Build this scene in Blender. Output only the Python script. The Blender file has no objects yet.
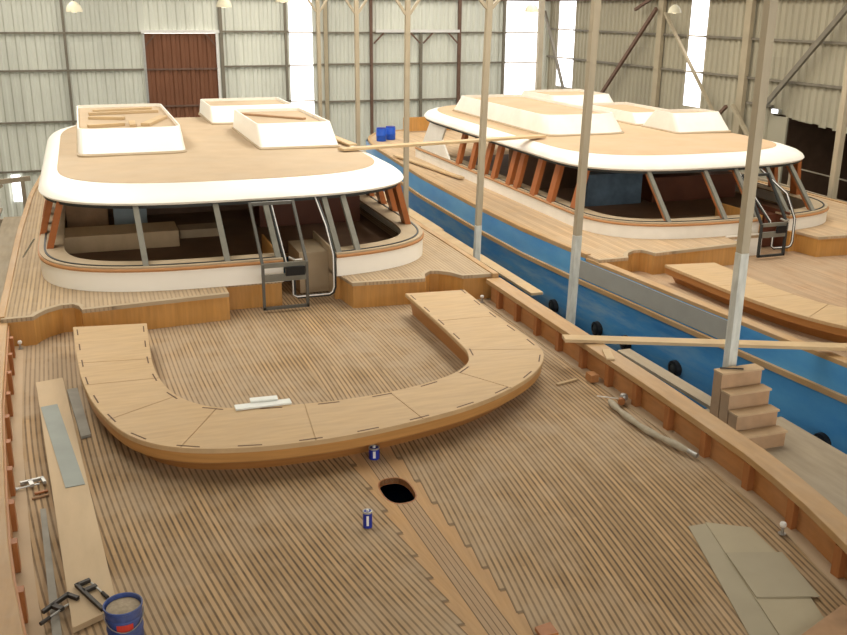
import bpy, bmesh, math, random
from mathutils import Vector, Matrix
random.seed(7)
PI = math.pi
SC = bpy.context.scene
COL = SC.collection

# ------------------------------------------------------------------ camera
cd = bpy.data.cameras.new('camera'); cam = bpy.data.objects.new('camera', cd); COL.objects.link(cam)
cd.sensor_fit = 'HORIZONTAL'; cd.sensor_width = 36.0; cd.lens = 950.0 / 847.0 * 36.0
cd.clip_end = 300
Rm = Matrix(((0.943682226922266, 0.09563754477418786, -0.31672908710852243),
             (-0.3307657766671128, 0.294720328434368, -0.8965120908238436),
             (0.007606285350575183, 0.9507856688218979, 0.3097559626319762)))
cam.matrix_world = Matrix.Translation((0, 0, 4.5)) @ Rm.to_4x4()
SC.camera = cam

# ------------------------------------------------------------------ world + lights + exposure
w = bpy.data.worlds.new('sky'); SC.world = w; w.use_nodes = True
w.node_tree.nodes['Background'].inputs[0].default_value = (1.0, 0.965, 0.90, 1)
w.node_tree.nodes['Background'].inputs[1].default_value = 2.6
def area(name, loc, sx, sy, power, col, rot=(0, 0, 0)):
    l = bpy.data.lights.new(name, 'AREA'); l.shape = 'RECTANGLE'; l.size = sx; l.size_y = sy
    l.energy = power; l.color = col
    o = bpy.data.objects.new(name, l); COL.objects.link(o); o.location = loc; o.rotation_euler = rot
    return o
# three long lamps added under the unseen roof for assumed daylight over the cabins
WARM = (1.0, 0.93, 0.80)
area('overhead_fill_west', (-2.0, 25.0, 7.4), 3.0, 30.0, 900, WARM)
area('overhead_fill_middle', (7.0, 25.0, 7.4), 3.0, 30.0, 1150, WARM)
area('overhead_fill_east', (15.0, 25.0, 7.4), 3.0, 30.0, 900, WARM)
SC.view_settings.view_transform = 'Standard'; SC.view_settings.look = 'None'
SC.view_settings.exposure = 0.0; SC.view_settings.gamma = 1.0
SC.view_settings.use_curve_mapping = False

# ------------------------------------------------------------------ materials
class NT:
    def __init__(s, name, rough=0.6, metal=0.0, spec=0.3):
        s.m = bpy.data.materials.new(name); s.m.use_nodes = True
        s.t = s.m.node_tree; s.b = s.t.nodes['Principled BSDF']
        s.b.inputs['Roughness'].default_value = rough; s.b.inputs['Metallic'].default_value = metal
        s.b.inputs['Specular IOR Level'].default_value = spec
    def n(s, typ, **kw):
        nd = s.t.nodes.new(typ)
        for k, v in kw.items(): setattr(nd, k, v)
        return nd
    def put(s, sock, v):
        if isinstance(v, bpy.types.NodeSocket): s.t.links.new(v, sock)
        else:
            if isinstance(v, tuple) and len(v) == 3 and sock.type == 'RGBA': v = v + (1,)
            sock.default_value = v
    def M(s, op, a, b=None, c=None):
        nd = s.n('ShaderNodeMath', operation=op); s.put(nd.inputs[0], a)
        if b is not None: s.put(nd.inputs[1], b)
        if c is not None: s.put(nd.inputs[2], c)
        return nd.outputs[0]
    def pos(s):
        g = s.n('ShaderNodeNewGeometry'); x = s.n('ShaderNodeSeparateXYZ'); s.t.links.new(g.outputs['Position'], x.inputs[0])
        return x.outputs[0], x.outputs[1], x.outputs[2], g.outputs['Position']
    def vec(s, x, y, z):
        c = s.n('ShaderNodeCombineXYZ'); s.put(c.inputs[0], x); s.put(c.inputs[1], y); s.put(c.inputs[2], z); return c.outputs[0]
    def noise(s, vec, scale, detail=3.0, rough=0.55):
        nd = s.n('ShaderNodeTexNoise'); s.put(nd.inputs['Vector'], vec); nd.inputs['Scale'].default_value = scale
        nd.inputs['Detail'].default_value = detail; nd.inputs['Roughness'].default_value = rough; return nd.outputs['Fac']
    def white(s, vec):
        nd = s.n('ShaderNodeTexWhiteNoise'); s.put(nd.inputs['Vector'], vec); return nd.outputs['Value']
    def ramp(s, f, a, b, lo=0.0, hi=1.0):
        nd = s.n('ShaderNodeMapRange'); nd.clamp = True; s.put(nd.inputs[0], f)
        for i, v in enumerate((a, b, lo, hi)): s.put(nd.inputs[1 + i], v)
        return nd.outputs[0]
    def mix(s, f, a, b):
        nd = s.n('ShaderNodeMix', data_type='RGBA'); s.put(nd.inputs[0], f); s.put(nd.inputs[6], a); s.put(nd.inputs[7], b); return nd.outputs[2]
    def scale(s, col, f):
        nd = s.n('ShaderNodeVectorMath', operation='SCALE'); s.put(nd.inputs[0], col); s.put(nd.inputs[3], f); return nd.outputs[0]
    def color(s, c): s.put(s.b.inputs['Base Color'], c)
    def bump(s, h, dist=0.01, strength=0.5):
        nd = s.n('ShaderNodeBump'); nd.inputs['Strength'].default_value = strength; nd.inputs['Distance'].default_value = dist
        s.put(nd.inputs['Height'], h); s.t.links.new(nd.outputs[0], s.b.inputs['Normal'])

def tinted(name, col, var=0.12, scale=3.0, rough=0.6, metal=0.0, spec=0.3, stretch=(1, 1, 1), dust=0.0, dustcol=(0.5, 0.42, 0.32)):
    m = NT(name, rough, metal, spec); x, y, z, P = m.pos()
    v = m.vec(m.M('MULTIPLY', x, stretch[0]), m.M('MULTIPLY', y, stretch[1]), m.M('MULTIPLY', z, stretch[2]))
    f = m.ramp(m.noise(v, scale, 4.0), 0.25, 0.75, 1 - var, 1 + var)
    c = m.scale(col, f)
    if dust > 0:
        d = m.ramp(m.noise(P, 1.3, 5.0, 0.6), 0.42, 0.68, 0.0, dust); c = m.mix(d, c, dustcol)
    m.color(c); return m.m

DUST = (0.46, 0.36, 0.25)
def deck_mat(name, kind, base, groove, pitch=0.055, dust=0.55, gstr=1.0, x0=2.6, y0=6.0, slope=-0.025, curve=0.014):
    m = NT(name, 0.8, spec=0.15); x, y, z, P = m.pos()
    if kind == 'fore':
        cx = m.M('ADD', x0, m.M('MULTIPLY', slope, m.M('SUBTRACT', y, y0)))
        u = m.M('SUBTRACT', x, cx); au = m.M('ABSOLUTE', u)
        q = m.M('MAXIMUM', m.M('SUBTRACT', y0 + 6.0, y), 0.0)
        s_ = m.M('ADD', au, m.M('MULTIPLY', curve, m.M('MULTIPLY', q, q)))
        side = m.M('SIGN', u)
    else:
        s_ = x; au = None; side = 1.0
    t = m.M('DIVIDE', s_, pitch); idx = m.M('FLOOR', t); fr = m.M('FRACT', t)
    d = m.M('ABSOLUTE', m.M('SUBTRACT', fr, 0.5))          # 0.5 at seam
    g = m.ramp(d, 0.26, 0.40)
    r1 = m.white(m.vec(idx, side, 3.0))
    seg = m.M('FLOOR', m.M('ADD', m.M('DIVIDE', y, 2.6), m.M('MULTIPLY', r1, 5.0)))
    r2 = m.white(m.vec(idx, seg, side))
    c = m.scale(base, m.ramp(r2, 0, 1, 0.86, 1.16))
    grain = m.noise(m.vec(m.M('MULTIPLY', x, 30.0), m.M('MULTIPLY', y, 1.4), 0.0), 1.0, 3.0)
    c = m.scale(c, m.ramp(grain, 0.3, 0.7, 0.9, 1.1))
    big = m.noise(P, 0.55, 5.0, 0.62); mid = m.noise(P, 2.6, 4.0, 0.6)
    dm = m.M('MULTIPLY', m.ramp(m.M('ADD', m.M('ADD', big, m.ramp(y, 8.6, 11.0, 0.0, 0.10)), m.M('MULTIPLY', m.M('SUBTRACT', mid, 0.5), 0.5)), 0.40, 0.66), dust)
    c = m.mix(dm, c, DUST)
    fine = m.noise(m.vec(m.M('MULTIPLY', x, 9.0), m.M('MULTIPLY', y, 3.0), 0.0), 1.6, 3.0)
    gs = m.M('MULTIPLY', g, m.M('MULTIPLY', m.ramp(fine, 0.3, 0.6, 0.72, 1.0), m.M('MULTIPLY', gstr, m.M('SUBTRACT', 1.0, m.M('MULTIPLY', dm, 0.75)))))
    c = m.mix(gs, c, groove)
    if kind == 'fore':
        # two wide centre boards with narrow planks between them
        wv = m.M('MULTIPLY', 0.0, y)
        fwd = m.ramp(y, y0 + 3.2, y0 + 3.0)
        if gstr < .9: fwd = 0.0
        inner = m.M('SUBTRACT', au, m.M('MULTIPLY', fr, pitch)); thr = 0.25 - pitch * 0.5
        isb = m.M('LESS_THAN', inner, thr)
        inb = m.M('MULTIPLY', fwd, m.M('MULTIPLY', m.ramp(au, 0.100, 0.104), isb))
        bc = m.scale((0.52, 0.315, 0.15), m.ramp(m.noise(m.vec(m.M('MULTIPLY', x, 18.0), m.M('MULTIPLY', y, 1.0), 0.0), 1.0, 4.0), 0.3, 0.7, 0.88, 1.1))
        bc = m.mix(m.M('MULTIPLY', dm, 0.35), bc, DUST)
        c = m.mix(inb, c, bc)
        ing = m.M('MULTIPLY', fwd, m.ramp(au, 0.097, 0.101, 1.0, 0.0))
        f2 = m.M('FRACT', m.M('DIVIDE', m.M('ADD', u, 0.1), 0.05))
        l2 = m.ramp(m.M('ABSOLUTE', m.M('SUBTRACT', f2, 0.5)), 0.36, 0.45)
        c2 = m.mix(m.M('MULTIPLY', l2, 0.75), m.mix(m.M('MULTIPLY', dm, 0.5), (0.44, 0.29, 0.165), DUST), groove)
        c = m.mix(ing, c, c2)
        e1 = m.M('MULTIPLY', m.M('MULTIPLY', isb, m.M('GREATER_THAN', inner, thr - pitch)), m.M('MULTIPLY', m.ramp(fr, 0.84, 0.9), m.M('MULTIPLY', fwd, 0.85)))
        e0 = m.M('MULTIPLY', m.ramp(m.M('ABSOLUTE', m.M('SUBTRACT', inner, thr)), 0.002, 0.005, 1.0, 0.0), m.M('MULTIPLY', fwd, 0.7))
        c = m.mix(e0, c, groove)
        c = m.mix(e1, c, groove)
        e2 = m.M('MULTIPLY', m.ramp(m.M('ABSOLUTE', m.M('SUBTRACT', au, 0.099)), 0.003, 0.007, 1.0, 0.0), m.M('MULTIPLY', fwd, 0.8))
        c = m.mix(e2, c, groove)
    m.color(c)
    m.bump(m.M('MULTIPLY', g, -1.0), 0.004, 0.6)
    return m.m

MAT = {}
MAT['deckA'] = deck_mat('foredeck_teak', 'fore', (0.43, 0.285, 0.148), (0.135, 0.09, 0.055), dust=0.7)
MAT['sideA'] = deck_mat('side_deck_teak', 'side', (0.44, 0.32, 0.19), (0.2, 0.145, 0.095), pitch=0.06, dust=0.6, gstr=0.75)
MAT['deckB'] = deck_mat('plain_foredeck_teak', 'fore', (0.44, 0.285, 0.165), (0.2, 0.13, 0.085), gstr=0.35, dust=0.5, x0=12.65, y0=7.2)
MAT['sideB'] = deck_mat('plain_side_deck_teak', 'side', (0.52, 0.36, 0.21), (0.25, 0.17, 0.1), pitch=0.07, gstr=0.2, dust=0.5)
MAT['varnish'] = tinted('honey_varnished_wood', (0.54, 0.275, 0.075), 0.16, 2.0, 0.45, stretch=(9, 9, 0.7), dust=0.1)
MAT['bulwark'] = tinted('orange_brown_wood', (0.42, 0.185, 0.06), 0.16, 2.0, 0.5, stretch=(1.5, 1.5, 7), dust=0.12)
MAT['stanchion'] = tinted('red_brown_wood', (0.38, 0.15, 0.05), 0.14, 3.0, 0.5, stretch=(5, 5, 1))
MAT['cap'] = tinted('golden_brown_wood', (0.45, 0.27, 0.115), 0.12, 2.2, 0.5, stretch=(6, 1, 6), dust=0.25)
MAT['bench_top'] = tinted('pale_ash_wood', (0.52, 0.355, 0.185), 0.10, 2.0, 0.6, stretch=(1.2, 9, 1), dust=0.12)
MAT['fascia'] = tinted('amber_fascia_wood', (0.46, 0.235, 0.075), 0.12, 2.0, 0.4, stretch=(1, 1, 14))
MAT['bench_side'] = tinted('amber_wood', (0.40, 0.18, 0.055), 0.12, 2.0, 0.4, stretch=(1, 1, 14))
MAT['slot'] = tinted('dark_slot', (0.11, 0.055, 0.022), 0.1)
MAT['white'] = tinted('white_gelcoat', (0.95, 0.915, 0.83), 0.02, 1.2, 0.35, spec=0.4)
MAT['whiteB'] = tinted('chalky_white_filler', (0.84, 0.80, 0.72), 0.05, 2.5, 0.6, dust=0.25, dustcol=(0.66, 0.60, 0.50))
MAT['ply'] = tinted('dusty_plywood', (0.49, 0.365, 0.235), 0.08, 1.6, 0.8, dust=0.35, dustcol=(0.50, 0.405, 0.29))
MAT['plyB'] = tinted('pale_orange_plywood', (0.54, 0.375, 0.225), 0.07, 1.6, 0.8, dust=0.3, dustcol=(0.58, 0.45, 0.32))
MAT['rim'] = tinted('brown_rail_wood', (0.46, 0.225, 0.09), 0.1, 3.0, 0.45)
MAT['shelf'] = tinted('tan_shelf_wood', (0.43, 0.33, 0.21), 0.1, 2.0, 0.7, dust=0.3)
MAT['greywood'] = tinted('grey_primed_wood', (0.19, 0.18, 0.145), 0.15, 6.0, 0.6)
MAT['orange'] = tinted('orange_mahogany', (0.38, 0.125, 0.038), 0.18, 5.0, 0.4, stretch=(1, 1, 0.3))
MAT['dark'] = tinted('dark_brown_panel', (0.17, 0.10, 0.06), 0.2, 2.0, 0.7)
MAT['darkred'] = tinted('dark_mahogany', (0.12, 0.04, 0.02), 0.2, 2.0, 0.5)
MAT['gasket'] = tinted('dark_grey_rubber', (0.035, 0.037, 0.035), 0.1, 5.0, 0.5)
MAT['doormetal'] = tinted('dark_bronze_metal', (0.12, 0.115, 0.10), 0.1, 6.0, 0.45, metal=0.3)
MAT['black'] = tinted('black_plastic', (0.012, 0.012, 0.013), 0.1, 5.0, 0.3)
MAT['whiteseal'] = tinted('white_seal', (0.8, 0.78, 0.74), 0.02)
MAT['steel'] = tinted('galvanised_steel', (0.42, 0.41, 0.38), 0.15, 7.0, 0.4, metal=0.6)
MAT['post'] = tinted('beige_painted_steel', (0.42, 0.355, 0.25), 0.10, 3.0, 0.5, stretch=(3, 3, 0.6))
MAT['postlow'] = tinted('whitewashed_steel', (0.60, 0.60, 0.54), 0.22, 4.0, 0.4, metal=0.0, stretch=(3, 3, 0.8))
MAT['girt'] = tinted('grey_brown_steel', (0.21, 0.185, 0.14), 0.15, 3.0, 0.6)
MAT['rust'] = tinted('rusty_brown_steel', (0.17, 0.10, 0.07), 0.2, 3.0, 0.7)
MAT['colbeige'] = tinted('cream_steel_column', (0.43, 0.36, 0.245), 0.1, 2.0, 0.6)
MAT['plank'] = tinted('raw_pine_plank', (0.56, 0.40, 0.22), 0.14, 2.0, 0.75, stretch=(1, 1, 4), dust=0.25)
MAT['plankgrey'] = tinted('weathered_plank', (0.36, 0.29, 0.20), 0.16, 2.0, 0.85, stretch=(5, 0.7, 3), dust=0.3, dustcol=(0.42, 0.36, 0.28))
MAT['palepine'] = tinted('pale_planed_board', (0.56, 0.415, 0.25), 0.09, 1.5, 0.65, stretch=(4, 0.8, 2), dust=0.2, dustcol=(0.58, 0.47, 0.33))
MAT['bluegrey'] = tinted('blue_grey_sheet', (0.31, 0.335, 0.30), 0.08, 3.0, 0.6)
MAT['greyboard'] = tinted('grey_weathered_board', (0.30, 0.28, 0.235), 0.15, 5.0, 0.8)
MAT['hardboard'] = tinted('greenish_grey_board', (0.42, 0.36, 0.245), 0.06, 2.0, 0.8)
MAT['hardboard_top'] = tinted('grey_buff_board', (0.385, 0.335, 0.235), 0.06, 2.0, 0.8)
MAT['stairwood'] = tinted('rough_brown_plywood', (0.40, 0.24, 0.13), 0.18, 5.0, 0.8, dust=0.35, dustcol=(0.50, 0.36, 0.23))
MAT['stairtread'] = tinted('dusty_tread', (0.52, 0.36, 0.21), 0.08, 3.0, 0.8)
MAT['bluecan'] = tinted('deep_blue_paint_tin', (0.02, 0.035, 0.30), 0.1, 20.0, 0.35)
MAT['bluedrum'] = tinted('bright_blue_plastic', (0.02, 0.10, 0.55), 0.1, 8.0, 0.35)
MAT['bucket'] = tinted('dark_blue_pail', (0.03, 0.06, 0.22), 0.3, 14.0, 0.45, dust=0.35, dustcol=(0.35, 0.33, 0.32))
MAT['sawdust'] = tinted('sawdust_filling', (0.42, 0.34, 0.24), 0.2, 30.0, 0.95)
MAT['label'] = tinted('white_label', (0.75, 0.74, 0.72), 0.04)
MAT['redmark'] = tinted('red_mark', (0.55, 0.05, 0.03), 0.04)
MAT['paper'] = tinted('white_strip', (0.78, 0.79, 0.74), 0.05, 9.0, 0.6)
MAT['iron'] = tinted('dark_clamp_iron', (0.06, 0.052, 0.045), 0.3, 20.0, 0.55, metal=0.4)
MAT['bluetarp'] = tinted('dusty_blue_cloth', (0.10, 0.15, 0.20), 0.25, 4.0, 0.8)
MAT['bluecloth'] = tinted('pale_blue_grey_locker', (0.30, 0.36, 0.38), 0.1, 3.0)
MAT['floor'] = tinted('dusty_concrete', (0.16, 0.14, 0.115), 0.25, 0.8, 0.9)
MAT['roofsheet'] = tinted('roof_sheeting', (0.25, 0.235, 0.20), 0.1, 0.6, 0.8)
MAT['lampshade'] = tinted('cream_lamp_bell', (0.75, 0.70, 0.52), 0.05, 4.0, 0.4)
MAT['braid'] = tinted('grey_hose_cloth', (0.42, 0.37, 0.28), 0.15, 12.0, 0.8)

def wall_mat(name, col, var):
    m = NT(name, 0.55, spec=0.25); x, y, z, P = m.pos()
    a = m.noise(m.vec(m.M('MULTIPLY', x, 1.0), m.M('MULTIPLY', y, 1.0), m.M('MULTIPLY', z, 0.35)), 0.35, 4.0, 0.6)
    c = m.scale(col, m.ramp(a, 0.3, 0.7, 1 - var, 1 + var))
    # overlapping sheets weather differently, each 0.95 m wide
    sh = m.white(m.vec(m.M('FLOOR', m.M('DIVIDE', m.M('ADD', x, y), 0.95)), m.M('FLOOR', m.M('DIVIDE', z, 3.1)), 1.0))
    c = m.scale(c, m.ramp(sh, 0, 1, 0.95, 1.05)); m.color(c); return m.m
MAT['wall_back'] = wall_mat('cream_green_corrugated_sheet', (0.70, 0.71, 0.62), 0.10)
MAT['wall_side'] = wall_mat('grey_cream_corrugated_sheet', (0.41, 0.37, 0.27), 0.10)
MAT['door_brown'] = tinted('brown_corrugated_sheet', (0.21, 0.09, 0.048), 0.1, 0.7, 0.55, spec=0.2)

def hull_mat():
    m = NT('blue_hull_paint', 0.4, spec=0.4); x, y, z, P = m.pos()
    n1 = m.noise(m.vec(x, m.M('MULTIPLY', y, 0.5), m.M('MULTIPLY', z, 1.5)), 1.1, 6.0, 0.65)
    c = m.mix(m.ramp(n1, 0.35, 0.7), (0.06, 0.27, 0.60), (0.12, 0.38, 0.66))
    n2 = m.noise(m.vec(x, m.M('MULTIPLY', y, 0.35), m.M('MULTIPLY', z, 2.4)), 1.7, 5.0, 0.7)
    # sanded, dusty patches below the rubbing strake and amidships
    low = m.ramp(z, -0.25, -0.55, 0.15, 1.0); mids = m.ramp(y, 10.5, 14.0)
    c = m.mix(m.M('MULTIPLY', m.M('MULTIPLY', m.ramp(n2, 0.45, 0.7), low), m.M('MULTIPLY', mids, 0.8)), c, (0.36, 0.50, 0.56))
    m.color(c); return m.m
MAT['hull'] = hull_mat()
MAT['primer'] = tinted('grey_primer', (0.36, 0.35, 0.31), 0.06, 2.5, 0.6)
def emis(name, col, st):
    m = NT(name, 0.6); m.color(col); m.put(m.b.inputs['Emission Color'], col); m.b.inputs['Emission Strength'].default_value = st; return m.m
MAT['daylight'] = emis('daylit_translucent_sheet', (0.95, 0.95, 1.0), 2.2)
MAT['lampglow'] = emis('lamp_glow', (1.0, 0.85, 0.6), 1.5)
MAT['lampwhite'] = emis('floodlight_glow', (0.85, 0.9, 1.0), 3.0)

# ------------------------------------------------------------------ helpers
WL = {}   # world position of each object's origin
def link(name, data, parent, origin):
    o = bpy.data.objects.new(name, data); COL.objects.link(o)
    WL[o.name] = Vector(origin)
    if parent: o.parent = parent; o.location = Vector(origin) - WL[parent.name]
    else: o.location = origin
    return o
def tag(o, label=None, cat=None, group=None, kind=None):
    if label: o['label'] = label
    if cat: o['category'] = cat
    if group: o['group'] = group
    if kind: o['kind'] = kind
    return o
def thing(name, origin, label, cat, group=None, kind=None):
    return tag(link(name, None, None, origin), label, cat, group, kind)
def obj(name, bm, mat, parent=None, bevel=0.0, smooth=False, label=None):
    """bm is in world coordinates"""
    bmesh.ops.recalc_face_normals(bm, faces=bm.faces)
    xs = [v.co for v in bm.verts]
    lo = Vector((min(c.x for c in xs), min(c.y for c in xs), min(c.z for c in xs)))
    hi = Vector((max(c.x for c in xs), max(c.y for c in xs), max(c.z for c in xs)))
    org = Vector(((lo.x + hi.x) / 2, (lo.y + hi.y) / 2, lo.z))
    for v in bm.verts: v.co -= org
    me = bpy.data.meshes.new(name); bm.to_mesh(me); bm.free()
    me.materials.append(MAT[mat] if isinstance(mat, str) else mat)
    if smooth:
        for p in me.polygons: p.use_smooth = True
    o = link(name, me, parent, org)
    if smooth:
        md = o.modifiers.new('es', 'EDGE_SPLIT'); md.split_angle = math.radians(38)
    if bevel:
        md = o.modifiers.new('bv', 'BEVEL'); md.width = bevel; md.segments = 2; md.limit_method = 'ANGLE'; md.angle_limit = math.radians(40)
    if label: o['label'] = label
    return o
def struct(name, bm, mat, parent=None, **k):
    o = obj(name, bm, mat, parent, **k)
    if not parent: o['kind'] = 'structure'
    return o
def B(): return bmesh.new()
def box(bm, lo, hi):
    vs = [bm.verts.new((x, y, z)) for x in (lo[0], hi[0]) for y in (lo[1], hi[1]) for z in (lo[2], hi[2])]
    for f in ((0, 1, 3, 2), (4, 6, 7, 5), (0, 4, 5, 1), (2, 3, 7, 6), (0, 2, 6, 4), (1, 5, 7, 3)): bm.faces.new([vs[i] for i in f])
    return bm
def beam(bm, p, q, wd, ht, up=(0, 0, 1)):
    """rectangular bar from p to q (centre line), wd across, ht along up"""
    p = Vector(p); q = Vector(q); d = (q - p).normalized(); u = Vector(up)
    s = d.cross(u)
    if s.length < 1e-4: s = d.cross(Vector((0, 1, 0)))
    s.normalize(); u = s.cross(d).normalized()
    r = []
    for c in (p, q):
        r.append([bm.verts.new(c + s * a * wd / 2 + u * b * ht / 2) for a, b in ((-1, -1), (1, -1), (1, 1), (-1, 1))])
    bm.faces.new(r[0][::-1]); bm.faces.new(r[1])
    for i in range(4): bm.faces.new((r[0][i], r[0][(i + 1) % 4], r[1][(i + 1) % 4], r[1][i]))
    return bm
def tube(bm, pts, rad, seg=8, caps=True):
    pts = [Vector(p) for p in pts]; rings = []
    prev = None
    for i, p in enumerate(pts):
        d = (pts[min(i + 1, len(pts) - 1)] - pts[max(i - 1, 0)]).normalized()
        if prev is None:
            a = d.orthogonal().normalized()
        else:
            a = (prev - d * prev.dot(d)).normalized()
        prev = a; b = d.cross(a)
        r_ = rad[i] if isinstance(rad, (list, tuple)) else rad
        rings.append([bm.verts.new(p + (a * math.cos(2 * PI * k / seg) + b * math.sin(2 * PI * k / seg)) * r_) for k in range(seg)])
    for r0, r1 in zip(rings, rings[1:]):
        for k in range(seg): bm.faces.new((r0[k], r0[(k + 1) % seg], r1[(k + 1) % seg], r1[k]))
    if caps: bm.faces.new(rings[0][::-1]); bm.faces.new(rings[-1])
    return bm
def lathe(bm, c, prof, seg=24, axis=None):
    """prof: (r, z) list; around vertical axis at c unless axis matrix given"""
    rings = []; Mx = axis or Matrix.Identity(3)
    for r_, z in prof:
        if r_ < 1e-5: rings.append([bm.verts.new(Vector(c) + Mx @ Vector((0, 0, z)))])
        else: rings.append([bm.verts.new(Vector(c) + Mx @ Vector((r_ * math.cos(2 * PI * k / seg), r_ * math.sin(2 * PI * k / seg), z))) for k in range(seg)])
    for a, b in zip(rings, rings[1:]):
        for k in range(seg):
            if len(a) == 1 and len(b) == 1: continue
            if len(a) == 1: bm.faces.new((a[0], b[k], b[(k + 1) % seg]))
            elif len(b) == 1: bm.faces.new((a[k], b[0], a[(k + 1) % seg]))
            else: bm.faces.new((a[k], b[k], b[(k + 1) % seg], a[(k + 1) % seg]))
    return bm
def prism(bm, poly, z0, z1, holes=()):
    """flat plate from a plan outline, with holes"""
    loops = [poly] + list(holes); top = []; es = []
    for lp in loops:
        vs = [bm.verts.new((p[0], p[1], z1)) for p in lp]; top.append(vs)
        for i in range(len(vs)): es.append(bm.edges.new((vs[i], vs[(i + 1) % len(vs)])))
    g = bmesh.ops.triangle_fill(bm, edges=es, use_beauty=True)
    fs = [f for f in g['geom'] if isinstance(f, bmesh.types.BMFace)]
    ex = bmesh.ops.extrude_face_region(bm, geom=fs)
    for v in ex['geom']:
        if isinstance(v, bmesh.types.BMVert): v.co.z = z0
    return bm
def interp(tab, y):
    tab = sorted(tab)
    if y <= tab[0][0]: return tab[0][1]
    for (a, va), (b, vb) in zip(tab, tab[1:]):
        if y <= b: return va + (vb - va) * (y - a) / (b - a)
    return tab[-1][1]
def catmull(pts, n=6):
    out = []
    P = [Vector(p) for p in pts]
    for i in range(len(P) - 1):
        a = P[max(i - 1, 0)]; b = P[i]; c = P[i + 1]; d = P[min(i + 2, len(P) - 1)]
        for k in range(n):
            t = k / n
            out.append(0.5 * ((2 * b) + (c - a) * t + (2 * a - 5 * b + 4 * c - d) * t * t + (3 * b - a - 3 * c + d) * t ** 3))
    out.append(P[-1]); return out
def sweep(bm, path, prof, closed=False, capends=True):
    """path: plan points (x,y[,z]); prof: closed list of (offset to the left-hand normal, z)"""
    n = len(path); rings = []
    P = [Vector((p[0], p[1], p[2] if len(p) > 2 else 0)) for p in path]
    for i, p in enumerate(P):
        a = P[(i - 1) % n] if (closed or i > 0) else P[i]
        c = P[(i + 1) % n] if (closed or i < n - 1) else P[i]
        d = Vector((c.x - a.x, c.y - a.y, 0)).normalized(); nn = Vector((-d.y, d.x, 0))
        rings.append([bm.verts.new(p + nn * o + Vector((0, 0, z))) for o, z in prof])
    m = len(prof)
    for i in range(n if closed else n - 1):
        r0, r1 = rings[i], rings[(i + 1) % n]
        for k in range(m): bm.faces.new((r0[k], r1[k], r1[(k + 1) % m], r0[(k + 1) % m]))
    if not closed and capends: bm.faces.new(rings[0]); bm.faces.new(rings[-1][::-1])
    return bm
def rectprof(o0, o1, z0, z1): return [(o0, z0), (o0, z1), (o1, z1), (o1, z0)]
def closed_outline(cx, W, y0, yb, D, p, Db=None, n=20):
    """rounded plan outline, counter-clockwise from the right side, front (small y) first on return"""
    Db = Db or D; pts = []
    for i in range(4 * n):
        t = -PI + 2 * PI * i / (4 * n)           # -pi = left, -pi/2 = front, 0 = right
        c, s = math.cos(t), math.sin(t)
        u = math.copysign(abs(c) ** (2 / p), c) * W
        v = abs(s) ** (2 / p)
        y = y0 + D * (1 - v) if s <= 0 else yb - Db * (1 - v)
        pts.append((cx + u, y))
    return pts
def front_path(cx, W, y0, yb, D, p, n=40):
    pts = [(cx - W, yb)]
    k = 8
    for i in range(1, k): pts.append((cx - W, yb + (y0 + D - yb) * i / k))
    for i in range(2 * n + 1):
        t = -PI + PI * i / (2 * n); c, s = math.cos(t), math.sin(t)
        pts.append((cx + math.copysign(abs(c) ** (2 / p), c) * W, y0 + D * (1 - abs(s) ** (2 / p))))
    for i in range(k - 1, 0, -1): pts.append((cx + W, yb + (y0 + D - yb) * i / k))
    pts.append((cx + W, yb)); return pts
def front_y(cx, W, y0, D, p, x):
    u = min(abs(x - cx) / W, 1.0) ** p
    return y0 + D * (1 - (1 - u) ** (1 / p))

# ------------------------------------------------------------------ hall
FZ = -4.0; YB = 42.0; XR = 21.0; XL = -8.0; YF = -6.0; ZR = 8.0
struct('floor', box(B(), (XL - .2, YF, FZ - .2), (XR + 10, YB + .2, FZ)), 'floor')
bm = B()
for x0, x1, y0, y1 in ((XL, -3.5, YF, YB), (-0.5, 5.5, YF, YB), (8.5, 13.5, YF, YB), (16.5, XR, YF, YB), (-3.5, -0.5, YF, 10), (5.5, 8.5, YF, 10), (13.5, 16.5, YF, 10), (-3.5, 16.5, 40, YB)):
    box(bm, (x0, y0, ZR), (x1, y1, ZR + .08))
struct('ceiling', bm, 'roofsheet')

def corrugated(bm, axis, a0, a1, z0, z1, at, pitch=0.36, depth=0.055):
    """trapezoid sheet running along x (axis 0) or y (axis 1)"""
    a = a0; pr = []
    while a < a1 - 1e-6:
        for f, d in ((0, 0), (0.35, 0), (0.5, depth), (0.85, depth)):
            q = a + f * pitch
            if q < a1: pr.append((q, d))
        a += pitch
    pr.append((a1, 0))
    for s in (0, 0.02):
        top = []; bot = []
        for q, d in pr:
            dd = at + (d + s) * (1 if axis == 0 else 1)
            top.append(bm.verts.new((q, dd, z1) if axis == 0 else (dd, q, z1)))
            bot.append(bm.verts.new((q, dd, z0) if axis == 0 else (dd, q, z0)))
        for i in range(len(pr) - 1): bm.faces.new((bot[i], bot[i + 1], top[i + 1], top[i]))
        if s: break
    return bm

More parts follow.
